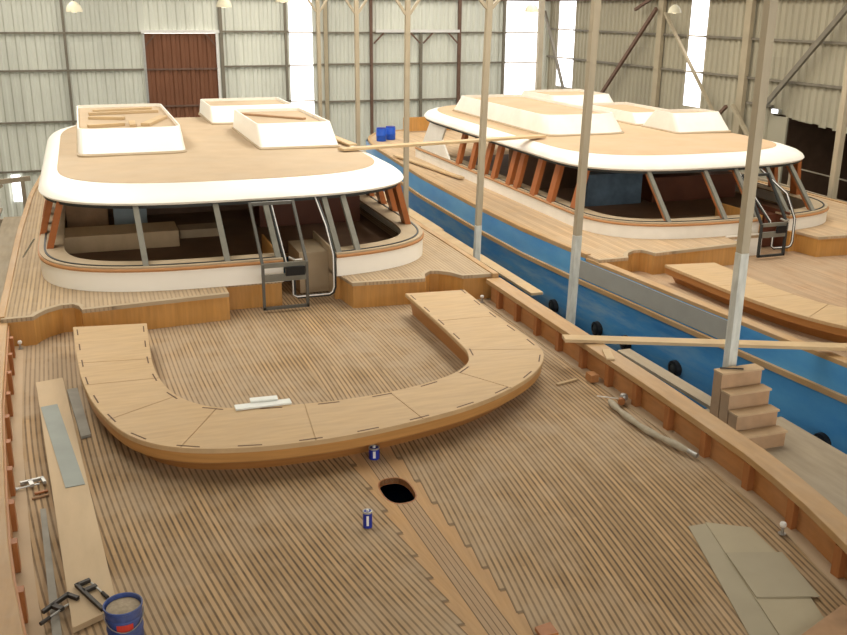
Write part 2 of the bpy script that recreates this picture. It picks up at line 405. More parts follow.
# back wall: sheeting with gaps for the daylight strips and the two doors
bm = B()
solid = [(XL, 2.55, FZ, ZR), (2.55, 5.6, 3.55, ZR), (5.6, 8.62, FZ, ZR), (9.64, 18.77, FZ, ZR), (20.42, XR, FZ, ZR), (2.55, 5.6, FZ, FZ + .6)]
for x0, x1, z0, z1 in solid: corrugated(bm, 0, x0, x1, z0, z1, YB)
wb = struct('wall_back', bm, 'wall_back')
def girt(parent, p, q, t=0.075, mat='girt', name='girt', dep=0.08): return obj(name, beam(B(), p, q, dep, t), mat, parent)
gy = YB - .07
for z in (3.45, 2.0, -0.02, -1.98): girt(wb, (XL, gy, z), (2.5, gy, z))
for z in (3.5, 2.08, 0.60): girt(wb, (5.65, gy, z), (8.6, gy, z))
for z in (3.45, 2.12, 0.52): girt(wb, (9.66, gy, z), (18.75, gy, z))
girt(wb, (XL, gy, 4.95), (XR, gy, 4.95), 0.22, 'rust', 'roof_beam', 0.2)
for x, wd, mt in ((-0.44, .10, 'girt'), (5.72, .14, 'girt'), (8.45, .10, 'girt'), (10.2, .16, 'colbeige'), (12.25, .12, 'rust'), (16.42, .14, 'rust'), (18.62, .10, 'girt')):
    obj('wall_stud', box(B(), (x - wd / 2, gy - .09, FZ), (x + wd / 2, gy + .02, 4.9)), mt, wb)
obj('corner_column', box(B(), (20.12, 41.3, FZ), (20.36, 41.5, ZR)), 'colbeige', wb)
for x in (12.3, 14.8, 16.4):
    pass
# daylight strips in the walls
def window(n, lo, hi, axis):
    bm = B(); box(bm, lo, hi); o = struct('window_%d' % n, bm, 'daylight'); return o
w1 = window(1, (8.62, YB + .01, -3.0), (9.64, YB + .03, ZR), 0)
w2 = window(2, (18.77, YB + .01, 0.2), (20.42, YB + .03, ZR), 0)
for wn, x0, x1 in ((w1, 8.62, 9.64), (w2, 18.77, 20.42)):
    for z in (3.45, 2.1, 0.58): girt(wn, (x0, gy + .04, z), (x1, gy + .04, z), 0.05, 'colbeige')
# brown sliding door
bm = corrugated(B(), 0, 2.62, 5.5, FZ + .02, 3.42, YB - .02)
d1 = struct('door_1', bm, 'door_brown')
obj('door_track', box(B(), (2.5, YB - .16, 3.44), (5.66, YB - .04, 3.56)), 'whiteseal', d1)
obj('door_frame', box(B(), (2.53, YB - .13, FZ), (2.62, YB - .03, 3.44)), 'steel', d1)
obj('door_frame', box(B(), (5.5, YB - .13, FZ), (5.6, YB - .03, 3.44)), 'whiteseal', d1)
girt(d1, (2.65, YB - .05, 2.0), (5.5, YB - .05, 2.0), 0.07, 'rust', 'door_rail', .04)
girt(d1, (2.65, YB - .05, 0.5), (5.5, YB - .05, 0.5), 0.07, 'rust', 'door_rail', .04)
for x, s in ((2.65, 1), (5.48, -1)): obj('brace', beam(B(), (x, YB - .12, 2.95), (x + s * .4, YB - .12, 3.4), .05, .05), 'rust', d1)
# cream sliding door in the middle of the back wall
bm = B(); box(bm, (12.45, YB - .20, 3.46), (16.4, YB - .1, 3.58))
d2 = struct('door_2', bm, 'daylight' if False else 'whiteseal')
obj('door_stile', box(B(), (14.5, YB - .2, FZ), (14.62, YB - .1, 3.45)), 'girt', d2)
for x, s in ((12.35, 1), (14.5, -1), (14.65, 1), (16.3, -1)): obj('brace', beam(B(), (x, YB - .2, 3.0), (x + s * .45, YB - .2, 3.44), .06, .06), 'rust', d2)
# bright gap low in the left of the back wall
bm = B(); box(bm, (-3.05, YB - .035, -3.2), (-2.72, YB - .02, -2.1)); struct('window_3', bm, 'daylight')

# right wall with opening
OY0, OY1, OZ = 17.0, 25.7, 1.38
bm = B()
for y0, y1, z0, z1 in ((OY1, 29.7, FZ, ZR), (30.75, 39.5, FZ, ZR), (41.1, YB, FZ, ZR), (29.7, 30.75, FZ, 1.15), (39.5, 41.1, FZ, 1.1), (YF, OY0, FZ, ZR)):
    corrugated(bm, 1, y0, y1, z0, z1, XR, pitch=0.3)
# ragged bottom edge over the opening
y = OY0
while y < OY1:
    z0 = 0.62 + (y - OY0) / (OY1 - OY0) * (OZ - 0.62) + random.uniform(-.035, .035)
    corrugated(bm, 1, y, min(y + .3, OY1), z0, ZR, XR, pitch=0.3); y += .3
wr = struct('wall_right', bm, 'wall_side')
gx = XR - .06
for z, ys in ((3.62, ((10.0, 29.7), (30.75, 39.5), (41.1, YB))), (2.38, ((10.0, 29.7), (30.75, 39.5), (41.1, YB))), (1.58, ((25.7, 27.0),))):
    for y0, y1 in ys: girt(wr, (gx, y0, z), (gx, y1, z))
girt(wr, (gx - .05, 10, 4.95), (gx - .05, YB, 4.95), 0.2, 'rust', 'roof_beam', .2)
for y0, y1 in ((32.28, 32.6), (27.1, 27.42)):
    obj('wall_column', box(B(), (20.80, y0, FZ), (20.95, y1, ZR)), 'colbeige', wr)
for p, q, t, mt in (((32.5, 4.55), (37.2, 0.2), .14, 'rust'), ((31.9, 4.4), (27.4, 0.2), .08, 'colbeige'), ((22.6, 4.7), (25.9, 1.45), .16, 'girt'), ((27.4, 1.47), (26.0, 0.2), .12, 'colbeige'), ((41.9, 4.4), (39.3, 0.5), .12, 'girt'), ((27.7, 1.4), (29.4, 0.0), .10, 'rust'), ((32.9, 4.9), (34.0, 4.5), .1, 'rust')):
    obj('wall_brace', beam(B(), (20.66, p[0], p[1]), (20.66, q[0], q[1]), .1, t), mt, wr)
w4 = window(4, (XR + .01, 29.7, 1.15), (XR + .03, 30.75, ZR), 1)
w5 = window(5, (XR + .01, 39.5, 1.1), (XR + .03, 41.1, ZR), 1)
for wn, y0, y1 in ((w4, 29.7, 30.75), (w5, 39.5, 41.1)):
    for z in (3.62, 2.38): girt(wn, (gx + .02, y0, z), (gx + .02, y1, z), .05, 'colbeige')
# dark store beyond the opening
bm = B(); box(bm, (XR + .1, OY0 - 4, FZ), (XR + 9, OY0 - 3.9, ZR)); box(bm, (XR + .1, OY1 + .6, FZ), (XR + 9, OY1 + .7, ZR)); box(bm, (XR + 9, OY0 - 4, FZ), (XR + 9.1, OY1 + .7, ZR)); box(bm, (XR + .1, OY0 - 4, 3.6), (XR + 9, OY1 + .7, 3.7))
struct('wall_store', bm, 'dark')
obj('door_panel', box(B(), (20.9, 24.9, FZ), (20.97, 25.65, 1.3)), 'wall_side', wr, label='grey sheet panel at the left of the dark opening')
lamp = thing('floodlight', (20.8, 25.3, 1.45), 'small glowing white floodlight at the top left corner of the dark opening', 'lamp')
obj('housing', box(B(), (20.78, 25.2, 1.42), (20.9, 25.5, 1.54)), 'steel', lamp)
obj('bulb', box(B(), (20.72, 25.24, 1.40), (20.78, 25.46, 1.52)), 'lampwhite', lamp)
# left wall
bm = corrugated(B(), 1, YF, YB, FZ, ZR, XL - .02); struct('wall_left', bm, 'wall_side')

# hanging lamps
for (x, z, yy, lb) in ((0.02, 4.42, 30, 'white bell lamp leftmost in the hall, over the left boat'), (4.23, 4.58, 30, 'white bell lamp hanging in front of the brown sliding door'), (6.01, 4.74, 30, 'white bell lamp beside the narrow white daylight strip'),
                   (14.31, 4.5, 30, 'glowing bell lamp in front of the wide white daylight strip'), (19.81, 4.5, 30, 'white bell lamp hanging before the right wall column')):
    t = thing('pendant_lamp', (x, yy, z - .1), lb, 'lamp', 'bell lamps under the hall roof')
    obj('shade', lathe(B(), (x, yy, z - .1), [(.23, 0), (.22, .06), (.18, .17), (.11, .24), (.05, .28), (.0, .29)], 20), 'lampshade', t, smooth=True)
    obj('bulb', lathe(B(), (x, yy, z - .07), [(0, -.05), (.10, -.03), (.14, .02), (.10, .05), (0, .06)], 14), 'lampglow', t, smooth=True)
    obj('cable', tube(B(), [(x, yy, z + .17), (x, yy, ZR)], .015, 6), 'girt', t)

# ------------------------------------------------------------------ boats
A_PORT = [(-1.5, 2.6), (0, 2.0), (1, 1.5), (3, 0.25), (5, -.55), (7.2, -.87), (8.5, -.98), (10.4, -1.12), (13.5, -1.24), (19, -1.26), (23, -1.2), (28, -.9), (31, -.3), (32.5, .6), (33.2, 2.2)]
A_STBD = [(-1.5, 2.62), (0, 3.2), (1, 3.7), (3, 4.9), (5, 5.55), (6.1, 5.78), (6.9, 5.87), (8.7, 5.92), (9.8, 5.92), (13.5, 5.92), (16, 5.95), (19, 5.95), (23, 5.85), (28, 5.5), (31, 4.9), (32.5, 4.0), (33.2, 2.3)]
B_PORT = [(-.4, 12.4), (1, 11.6), (3, 10.6), (5, 9.85), (7.5, 9.4), (9.1, 9.2), (10.2, 9.08), (12.4, 8.86), (13.75, 8.74), (15.1, 8.60), (17.3, 8.44), (20, 8.42), (24, 8.52), (27.4, 8.76), (30, 8.95), (32, 9.3), (33.5, 10.1), (34.3, 12.4)]
B_STBD = [(-.4, 12.45), (1, 13.3), (3, 14.5), (5, 15.3), (7.5, 15.8), (9.1, 16.0), (12.4, 16.3), (15.1, 16.4), (17.3, 16.6), (20, 16.6), (24, 16.5), (27.4, 16.3), (30, 15.9), (32, 15.3), (33.5, 14.2), (34.3, 12.5)]

SCALLOP_L = [(-1.05, 13.49), (-.93, 13.50), (-.87, 13.64), (-.76, 13.80), (-.57, 13.94), (-.40, 13.94), (-.32, 13.82), (-.29, 13.62)]
SCALLOP_R = [(4.86, 13.69), (4.93, 13.93), (5.08, 14.10), (5.22, 14.06), (5.38, 13.90), (5.49, 13.66), (5.70, 13.64)]
STAT = [([-0.42, 13.09], [0.54, 12.95]), ([-0.36, 11.62], [0.50, 11.5]), ([-0.3, 10.85], [0.54, 10.81]), ([-0.15, 10.02], [0.64, 10.33]), ([0.13, 9.27], [0.81, 9.98]), ([0.58, 8.83], [1.07, 9.73]), ([1.23, 8.62], [1.51, 9.59]), ([1.89, 8.57], [1.98, 9.53]), ([2.47, 8.61], [2.44, 9.51]), ([3.09, 8.73], [2.97, 9.56]), ([3.69, 8.90], [3.45, 9.68]), ([4.25, 9.17], [3.87, 9.87]), ([4.78, 9.56], [4.15, 10.13]), ([5.14, 10.02], [4.28, 10.41]), ([5.28, 10.54], [4.33, 10.75]), ([5.27, 11.77], [4.36, 11.81]), ([5.31, 13.13], [4.37, 13.22])]
SEAMS = [1, 2, 3.4, 5, 7, 9, 11.2, 13.6, 15]

def boat(K):
    ox, oy, oz = K['off']; port = K['port']; stbd = K['stbd']; isA = K['A']
    yd = K['yd']                       # where the raised deck begins
    T = lambda pts, z=None: [(p[0] + ox, p[1] + oy) + ((z,) if z is not None else ()) for p in pts]
    R_ = thing('wooden_boat', ((port[9][1] + stbd[9][1]) / 2, 15.0, FZ + .0), K['label'], 'boat')
    ys = sorted(set([p[0] for p in port] + [p[0] for p in stbd] + [yd, yd + .001] + [i * 1.0 + .5 for i in range(0, 33)]))
    ys = [v for v in ys if v <= port[-1][0]]
    zt = lambda v: (.31 + oz) if v <= yd else (.36 + oz)
    th = .16
    # --- hull shell
    bm = B(); rows = []
    prof = [(0, None), (0, -.6 + oz), (-.04, -1.2), (-.35, -2.2), (-1.2, -3.0), (-2.4, -3.35)]
    for v in ys:
        a = interp(port, v) - th; b = interp(stbd, v) + th; c = (a + b) / 2; hw = (b - a) / 2
        L = []; Rr = []
        for o, z in prof:
            z = zt(v) if z is None else z
            h = max(hw + o * min(1, hw / 3.2), hw * .04)
            L.append(bm.verts.new((c - h, v, z))); Rr.append(bm.verts.new((c + h, v, z)))
        rows.append(L + Rr[::-1])
    for r0, r1 in zip(rows, rows[1:]):
        for k in range(len(r0) - 1): bm.faces.new((r0[k], r1[k], r1[k + 1], r0[k + 1]))
    for r0 in (rows[0], rows[-1]): bm.faces.new(r0)
    hull = obj('hull', bm, 'hull', R_, smooth=True)
    obj('keel', box(B(), (hull_c(port, stbd, 10) - .18, 4, FZ), (hull_c(port, stbd, 10) + .18, 30, -3.25)), 'dark', R_)
    def side_path(tab, y0, y1, off, step=.5):
        n = max(2, int((y1 - y0) / step)); return [(interp(tab, y0 + (y1 - y0) * i / n) + off, y0 + (y1 - y0) * i / n) for i in range(n + 1)]
    # rubbing strakes, primer patch
    for tab, s in ((port, -1), (stbd, 1)):
        pth = side_path(tab, .5, tab[-1][0] - 1.0, s * th)
        obj('rubbing_strake', sweep(B(), pth, rectprof(-.05, .06, -.56 + oz + .17, -.47 + oz + .17) if False else [(-.06, -.12 + oz - .02), (-.06, -.04 + oz - .02), (.06, -.04 + oz - .02), (.06, -.12 + oz - .02)]), 'cap', hull)
    if not isA:
        pth = side_path(port, 11.0, 15.25, -th - .012, .4)
        obj('primer_patch', sweep(B(), pth, rectprof(-.006, .01, -.20 + oz + .17, .30 + oz)), 'primer', hull, label='matt grey primed strip of the blue hull')
        for y in (9.27, 12.3, 13.65, 14.5, 16.0):
            x = interp(port, y) - th - .005
            ax = Matrix.Rotation(-PI / 2, 3, 'Y')
            pr = obj('porthole', lathe(B(), (x, y, -1.06), [(.0, .03), (.08, .03), (.09, .06), (.13, .05), (.14, -.04), (.0, -.04)], 20, ax), 'black', hull, smooth=True)
            obj('porthole_glass', lathe(B(), (x, y, -1.06), [(.0, .065), (.06, .055), (.095, .035), (.0, .03)], 16, ax), 'gasket', pr, smooth=True)
    # --- foredeck
    y0 = 0.2
    lft = side_path(port, y0, yd + .5, 0); rgt = side_path(stbd, y0, yd + .5, 0)
    back = [(K['nx1'] + .1, yd + .5), (K['nx1'] + .1, yd + 2.1), (K['nx0'], yd + 2.1), (K['nx0'], yd + .5)]
    poly = lft[::-1] + rgt + back
    holes = []
    if isA:
        hc = (2.545, 7.94); hole = []
        for i in range(24):
            t = 2 * PI * i / 24
            hole.append((hc[0] + .155 * math.copysign(abs(math.cos(t)) ** .75, math.cos(t)) + .0 * math.sin(t), hc[1] + .26 * math.copysign(abs(math.sin(t)) ** .75, math.sin(t))))
        holes = [hole]
    fd = obj('foredeck', prism(B(), poly, -.05 + oz, oz, holes), K['deck'], R_)
    if isA:
        obj('hatch_rim', sweep(B(), hole, rectprof(0.0, -.012, -.065, .002), closed=True), 'stanchion', fd)
    # covering board (dust-grey plank along the bulwark foot)
    for tab, s in ((port, 1), (stbd, -1)):
        if isA: obj('covering_board', sweep(B(), side_path(tab, 2, yd + .0, s * .07), rectprof(-.07, .07, 0.0 + oz, .012 + oz)), 'ply', fd)
    # --- bulwarks
    for tab, s, nm in ((port, -1, 'p'), (stbd, 1, 's')):
        pth = side_path(tab, .3, yd - .05, 0)
        bw = obj('bulwark', sweep(B(), pth, rectprof(-s * .0, -s * .10, -.05 + oz, .33 + oz)), 'bulwark', R_)
        cw_ = .125 if isA else .085
        pc = side_path(tab, .3, yd + .0, s * (.145 if (s < 0 and isA) else .05 if isA else .07))
        obj('cap_rail', sweep(B(), pc, rectprof(-cw_, cw_, .295 + oz, .37 + oz)), 'cap', bw, bevel=.008)
        if isA or nm == 's' or True:
            yy = [13.07, 12.4, 11.72, 11.03, 10.34, 9.67, 9.02, 8.32, 7.61, 6.86, 6.12, 5.35, 4.6, 3.9, 3.2]
            for y in yy:
                y += oy
                x = interp(tab, y)
                x0, x1 = sorted((x - s * (.045 if s < 0 else .075), x + s * .01))
                obj('stanchion', box(B(), (x0, y - .045, oz + .0), (x1, y + .045, .29 + oz)), 'stanchion', bw)
    # --- raised deck around the cabin
    RZ = .42 + oz
    lf = side_path(port, yd, port[-1][0] - .3, 0, .8); rf = side_path(stbd, yd, stbd[-1][0] - .3, 0, .8)
    SL = T(SCALLOP_L); SR = T(SCALLOP_R)
    fl = [(lf[0][0] - .1, SL[0][1])] + SL + [(K['nx0'], 13.80 + oy)]
    fr_ = [(K['nx1'] - .0, 14.42 + oy)] + [(K['nx1'] + .09, 13.78 + oy)] + SR + [(rf[0][0] + .1, 13.62 + oy)]
    inner = [(K['nx0'], 14.30 + oy), (K['dx0'], 14.30 + oy), (K['dx0'], 15.9 + oy), (K['dx1'], 15.9 + oy), (K['dx1'], 14.45 + oy)]
    ring = fl + inner + fr_ + [(p[0] + .1, p[1]) for p in rf[1:]] + [(p[0] - .1, p[1]) for p in lf[1:][::-1]]
    rd = obj('raised_deck', prism(B(), ring, RZ - .05, RZ), K['side'], R_)
    for tab, s, f in ((port, -1, lf), (stbd, 1, rf)):
        obj('deck_edge_rail', sweep(B(), [(p[0] + s * .1, p[1]) for p in f], rectprof(-.05, .05, RZ - .07, RZ + .022)), 'cap', rd, bevel=.008)
    # front faces of the raised deck
    obj('deck_riser', sweep(B(), [(p[0], p[1] + .03) for p in fl] + [(K['nx0'] - .03, 14.30 + oy)], rectprof(0, .03, oz, RZ - .045)), 'varnish', R_)
    obj('deck_riser', sweep(B(), [(K['nx1'] + .03, 14.42 + oy)] + [(p[0] + .02, p[1] + .03) for p in fr_[1:]], rectprof(0, .03, oz, RZ - .045)), 'varnish', R_)
    obj('recess_panel', box(B(), (K['nx0'], 14.31 + oy, oz), (K['dx0'] - .02, 14.36 + oy, RZ + .02)), 'varnish' if isA else 'whiteB', R_)
    obj('deck_nosing', sweep(B(), [(p[0], p[1] + .01) for p in fl], rectprof(-.01, .07, RZ - .052, RZ + .003)), 'shelf', rd)
    obj('deck_nosing', sweep(B(), [(p[0], p[1] + .01) for p in fr_[1:]], rectprof(-.01, .07, RZ - .052, RZ + .003)), 'shelf', rd)
    obj('recess_panel', box(B(), (K['dx1'], 14.36 + oy, oz), (K['nx1'] + .06, 14.47 + oy, RZ)), 'varnish', R_)
    # --- cabin coaming wall, open at the companionway
    sz = oz + K['zs']
    cx, W, y0c, D, p = K['cab']
    cp = front_path(cx, W, y0c, K['cyb'], D, p)
    def split(path):
        a = [q for q in path if not (q[0] > K['dx0'] and q[1] < y0c + 1.5)]
        i0 = max(i for i, q in enumerate(path) if q[0] <= K['dx0'] and q[1] < y0c + 1.5)
        i1 = min(i for i, q in enumerate(path) if q[0] >= K['dx1'] and q[1] < y0c + 1.5 and i > i0)
        L = path[:i0 + 1] + [(K['dx0'], front_y(cx, W, y0c, D, p, K['dx0']) if True else 0)]
        Rr = [(K['dx1'], front_y(cx, W, y0c, D, p, K['dx1']))] + path[i1:]
        return L, Rr
    cw = None
    bm = B()
    for q in split(cp): sweep(bm, q, rectprof(0, .08, RZ, .76 + sz))
    cw = obj('cabin_coaming', bm, K['white'], R_, smooth=True)
    bm = B()
    for q in split(cp): sweep(bm, q, [(-.02, .752 + sz), (-.028, .78 + sz), (-.015, .80 + sz), (.06, .80 + sz), (.06, .752 + sz)])
    obj('coaming_rail', bm, 'rim', cw, smooth=True)
    bm = B()
    for q in split(cp): sweep(bm, q, rectprof(.0, .38, .795 + sz, .825 + sz))
    obj('window_shelf', bm, 'shelf', cw)
    bm = B()
    for q in split(cp): sweep(bm, q, rectprof(.07, .10, .825 + sz, .838 + sz))
    obj('window_gasket', bm, 'gasket', cw)
    # --- roof
    rx, RW, ry0, ryb, RD, rp = K['roof']
    n = 20
    def ring_(dw, dy, z, crown=0.0):
        pts = closed_outline(rx, RW - dw, ry0 + dy, ryb - dy * .6, RD, rp, RD * 1.6, n)
        return [(q[0], q[1], z + oz + K['rz']) for q in pts]
    def rings_mesh(rs, top=True, bottom=False):
        bm = B(); V = [[bm.verts.new(q) for q in r] for r in rs]
        for a, b in zip(V, V[1:]):
            for k in range(len(a)): bm.faces.new((a[k], a[(k + 1) % len(a)], b[(k + 1) % len(a)], b[k]))
        def cap(r):
            m_ = len(r)                          # pair left/right points row by row
            h = m_ // 2
            for i in range(1, h):
                pass
            rowsn = [(r[i], r[(m_ - i) % m_]) for i in range(0, h + 1)]
            for (a0, a1), (b0, b1) in zip(rowsn, rowsn[1:]):
                vs = []
                for v_ in (a0, b0, b1, a1):
                    if v_ not in vs: vs.append(v_)
                if len(vs) > 2: bm.faces.new(vs)
        if top: cap(V[-1])
        if bottom: cap(V[0])
        return bm
    tz = K['tz']; fi = K['fi']; q_ = lambda f: 1.61 + (tz - 1.61) * f
    rim = rings_mesh([ring_(.30, .35, 1.56), ring_(.02, .02, 1.575), ring_(0, 0, 1.61), ring_(.02, .05 * fi, q_(.27)), ring_(.07, .2 * fi, q_(.57)), ring_(.17, .52 * fi, q_(.83)), ring_(.29, .95 * fi, q_(.98)), ring_(.31, fi, tz)], top=True, bottom=True)
    roof = obj('cabin_roof', rim, K['white'], R_, smooth=True)
    tan = rings_mesh([ring_(.30, .97 * fi, tz - .02), ring_(.30, .97 * fi, tz + .006), ring_(.9, fi + .6, tz + .022), ring_(1.6, fi + 1.6, tz + .03)], top=True)
    obj('roof_panel', tan, K['ply'], roof, smooth=True, label='dusty tan plywood top of the white roof')
    trim = rings_mesh([ring_(.10, .10, 1.515), ring_(.05, .05, 1.52), ring_(.05, .05, 1.575), ring_(.5, .5, 1.56)], top=False)
    obj('roof_trim', trim, 'gasket', roof)
    # --- roof islands (raised tubs)
    for (xa, xb, ya, yb, h, rd_) in K['islands']:
        base = closed_outline((xa + xb) / 2, (xb - xa) / 2, ya, yb, .8, rd_, .5, 10)
        sl, fs, bs, rt = K['isl']; ctr = ((xa + xb) / 2, (ya + yb) / 2)
        zb = lambda q: tz + .015 + oz + K['rz']
        def ins(pts, dx, dy, z):
            o_ = []
            for q in pts:
                fx = (q[0] - ctr[0]) / ((xb - xa) / 2); fy = (q[1] - ctr[1]) / ((yb - ya) / 2)
                o_.append((q[0] - dx * fx, q[1] - dy * fy * (1 if fy < 0 or dy < 0 else bs), zb(q) + z))
            return o_
        w_ = rings_mesh([ins(base, 0, 0, 0), ins(base, 0, 0, .02), ins(base, sl, fs, h), ins(base, sl + rt, fs + rt, h), ins(base, sl + rt, fs + rt, h - .09)], top=False)
        isl = obj('roof_coaming', w_, K['white'], roof, smooth=True)
        f_ = rings_mesh([ins(base, sl + rt * .5, fs + rt * .5, h - .12), ins(base, sl + rt * .5, fs + rt * .5, h - .07)], top=True)
        obj('recess_panel', f_, K['ply'], isl, smooth=True)
        sk = rings_mesh([ins(base, -.025, -.025, -.01), ins(base, -.025, -.025, .035), ins(base, .02, .05, .06)], top=False)
        obj('coaming_foot', sk, 'shelf', isl, smooth=True)
    # --- window posts
    for x in K['mull']:
        yb_ = front_y(cx, W, y0c, D, p, x) + .06; yt = front_y(rx, RW, ry0, RD, rp, x) + .10
        m_ = obj('window_post', beam(B(), (x, yb_, .80 + sz), (x - .05, yt, 1.57 + oz + K['rz']), .085, .05, (0, -1, .6)), 'greywood', cw, label='grey primed windscreen post')
        m2 = obj('window_mullion', beam(B(), (x + .0, yb_ + .07, .80 + sz), (x - .05, yt + .07, 1.57 + oz + K['rz']), .06, .09, (0, -1, .6)), 'orange' if not isA else 'greywood', m_)
    for y in K['sidep']:
        for s in (-1, 1):
            xs_ = cx + s * W * (1 - max(0, (K['corner_y'] - y)) * .12)
            obj('side_pillar', beam(B(), (xs_ - s * .03, y, .80 + sz), (xs_ - s * (K['plean'] + .03), y - .10, 1.56 + oz + K['rz']), .10, .26 if isA else .22, (0, 1, 0)), 'orange', cw, label='orange mahogany side window pillar')
    # --- interior
    ci = obj('cabin_sole', box(B(), (cx - W + .30, y0c + 1.75, oz + .425), (cx + W - .30, K['cyb'] - .5, oz + .45)), 'dark' , R_)
    obj('dark_partition', box(B(), (cx - W + .3, y0c + 5.6, oz + .45), (cx + W - .3, y0c + 5.7, 1.56 + oz)), 'dark', R_)
    obj('dark_partition', box(B(), (cx + .2, y0c + 5.7, oz + .45), (cx + .3, K['cyb'] - .6, 1.56 + oz)), 'dark', R_)  # dark lengthwise sheet added so the aft windows do not show through bright
    if isA:
        obj('saloon_bench', box(B(), (-.60, 16.9, .45), (1.38, 17.7, .74)), 'palepine', R_, bevel=.01, label='pale boxed bench inside the cabin')
        obj('saloon_bench', box(B(), (1.45, 17.5, .45), (2.2, 18.0, .60)), 'shelf', R_)
        obj('locker', box(B(), (.35, 18.6, .45), (.95, 18.9, 1.35)), 'bluecloth', R_, label='pale blue-grey locker inside the cabin')
        obj('locker', box(B(), (-.5, 18.9, .45), (.25, 19.3, 1.3)), 'stairwood', R_)
        obj('locker', box(B(), (3.0, 18.0, .45), (5.0, 18.6, .95)), 'darkred', R_)
    else:
        obj('locker', box(B(), (10.6, 18.9, oz + .34), (12.0, 19.3, .95)), 'bluetarp', R_, label='dark blue-grey locker inside the cabin')
        obj('locker', box(B(), (12.3, 18.9, oz + .34), (14.6, 19.4, .80)), 'darkred', R_)
        bmq = B(); pq = [(27.3, .42 + oz), (24.2, .42 + oz), (25.2, 1.0), (24.9, 1.36), (26.2, 1.36)]
        va = [bmq.verts.new((9.40, a_, b_)) for a_, b_ in pq]; vb = [bmq.verts.new((9.45, a_, b_)) for a_, b_ in pq]
        bmq.faces.new(va); bmq.faces.new(vb[::-1])
        for k in range(5): bmq.faces.new((va[k], va[(k + 1) % 5], vb[(k + 1) % 5], vb[k]))
        obj('quarter_panel', bmq, 'whiteB', R_, label='grey-white filler coated quarter panel')
    # sides aft of the windows
    # companionway step box and door
    obj('companion_step', box(B(), (K['dx0'] + .38, 14.8 + oy, oz + .02), (K['dx1'] + .0, 15.7 + oy, oz + .70)), 'shelf' if isA else 'darkred', R_, label='tan boxed step inside the companionway' if isA else 'dark red step inside the companionway')
    obj('companion_side', box(B(), (K['dx1'], 14.46 + oy, oz), (K['dx1'] + .03, 15.9 + oy, oz + .8)), 'shelf' if isA else 'darkred', R_)
    obj('companion_side', box(B(), (K['dx0'] - .03, 14.40 + oy, oz), (K['dx0'], 15.9 + oy, oz + .8)), 'varnish', R_)
    # frame of the opening: dark gasket with white seal
    x0, x1 = K['dx0'] + .02, K['dx1'] - .04; yf = 14.22 + oy; yt = ry0 + .12
    def fr_path(ins_):
        return [(x0 + ins_ - .05, yt + .0, 1.55 + oz), (x0 + ins_, yf, .80 + sz), (x0 + ins_ + .02, yf - .02, .62 + oz)]
    def fr_path2(ins_):
        zb_ = oz + .14 + ins_
        return [(x1 - ins_ - .08, yt, 1.55 + oz), (x1 - ins_ - .04, yf + .28, 1.18 + oz), (x1 - ins_, yf + .01, .80 + sz), (x1 - ins_, yf, .25 + oz), (x1 - ins_ - .03, yf, zb_ + .03), (x1 - ins_ - .08, yf, zb_), (x0 + .2, yf, zb_), (x0 + .14, yf, zb_ + .04), (x0 + .14, yf, .42 + oz)]
    fr = obj('companion_frame', tube(tube(B(), fr_path(0), .02, 8), fr_path2(0), .028, 8), 'gasket', R_, smooth=True)
    obj('door_seal', tube(tube(B(), [(q[0] + .02, q[1] - .022, q[2]) for q in fr_path(0)], .009, 6), [(q[0] - .02, q[1] - .022, q[2] + .012) for q in fr_path2(.0)], .011, 6), 'whiteseal', fr, smooth=True)
    # the door leaf: kinked metal frame slid in front of the windscreen
    a0, a1 = K['door']; yd_ = 13.98 + oy
    bm = B(); t = .042
    zk = .80 + sz; zb_ = .05 + oz; zt_ = 1.60 + oz; yk = yd_; ytp = yd_ + .66
    for x in (a0 + .02, a1 - .02):
        beam(bm, (x, yd_, zb_), (x, yk, zk), t, .05, (0, 1, 0)); beam(bm, (x, yk, zk - .01), (x - .05, ytp, zt_), t, .05, (0, 1, -.8))
    beam(bm, (a0, yd_, zb_ + .02), (a1, yd_, zb_ + .02), .05, t); beam(bm, (a0 - .05, ytp, zt_ - .02), (a1 - .05, ytp, zt_ - .02), .05, .05)
    dl = obj('companion_door', bm, 'doormetal' if isA else 'gasket', R_)
    obj('door_rail', beam(B(), (a0, yd_, zk - .22), (a1, yd_, zk - .22), .045, .11), 'greywood', dl)
    obj('door_rail', beam(B(), (a0, yd_, zk - .02), (a1, yd_, zk - .02), .045, .07), 'greywood', dl)
    obj('door_handle', box(B(), (a0 + .36, yd_ - .07, zk - .19), (a1 - .06, yd_ - .02, zk - .05)), 'black', dl, bevel=.008)
    obj('door_latch', tube(B(), [(a0 + .42, yd_ - .04, zk + .10), (a0 + .5, yd_ - .08, zk + .06), (a0 + .62, yd_ - .04, zk + .05)], .02, 6), 'steel', dl)
    # --- U-shaped bench on the foredeck
    st = [((a[0] + ox, a[1] + oy), (b[0] + ox, b[1] + oy)) for a, b in STAT]
    N = 6
    O_ = catmull([(a[0], a[1], 0) for a, b in st], N); I_ = catmull([(b[0], b[1], 0) for a, b in st], N)
    zt_ = .35 + oz
    def strip(i0, i1, t0, t1, za, zb__):
        """solid between stations, t0/t1 = inset in metres from outer / inner edge"""
        bm = B(); R4 = []
        for i in range(i0, i1 + 1):
            o_, n_ = O_[i], I_[i]; d = (n_ - o_).normalized()
            a = o_ + d * t0; b = n_ - d * t1
            R4.append([bm.verts.new((a.x, a.y, za)), bm.verts.new((a.x, a.y, zb__)), bm.verts.new((b.x, b.y, zb__)), bm.verts.new((b.x, b.y, za))])
        for r0, r1 in zip(R4, R4[1:]):
            for k in range(4): bm.faces.new((r0[k], r0[(k + 1) % 4], r1[(k + 1) % 4], r1[k]))
        bm.faces.new(R4[0]); bm.faces.new(R4[-1][::-1]); return bm
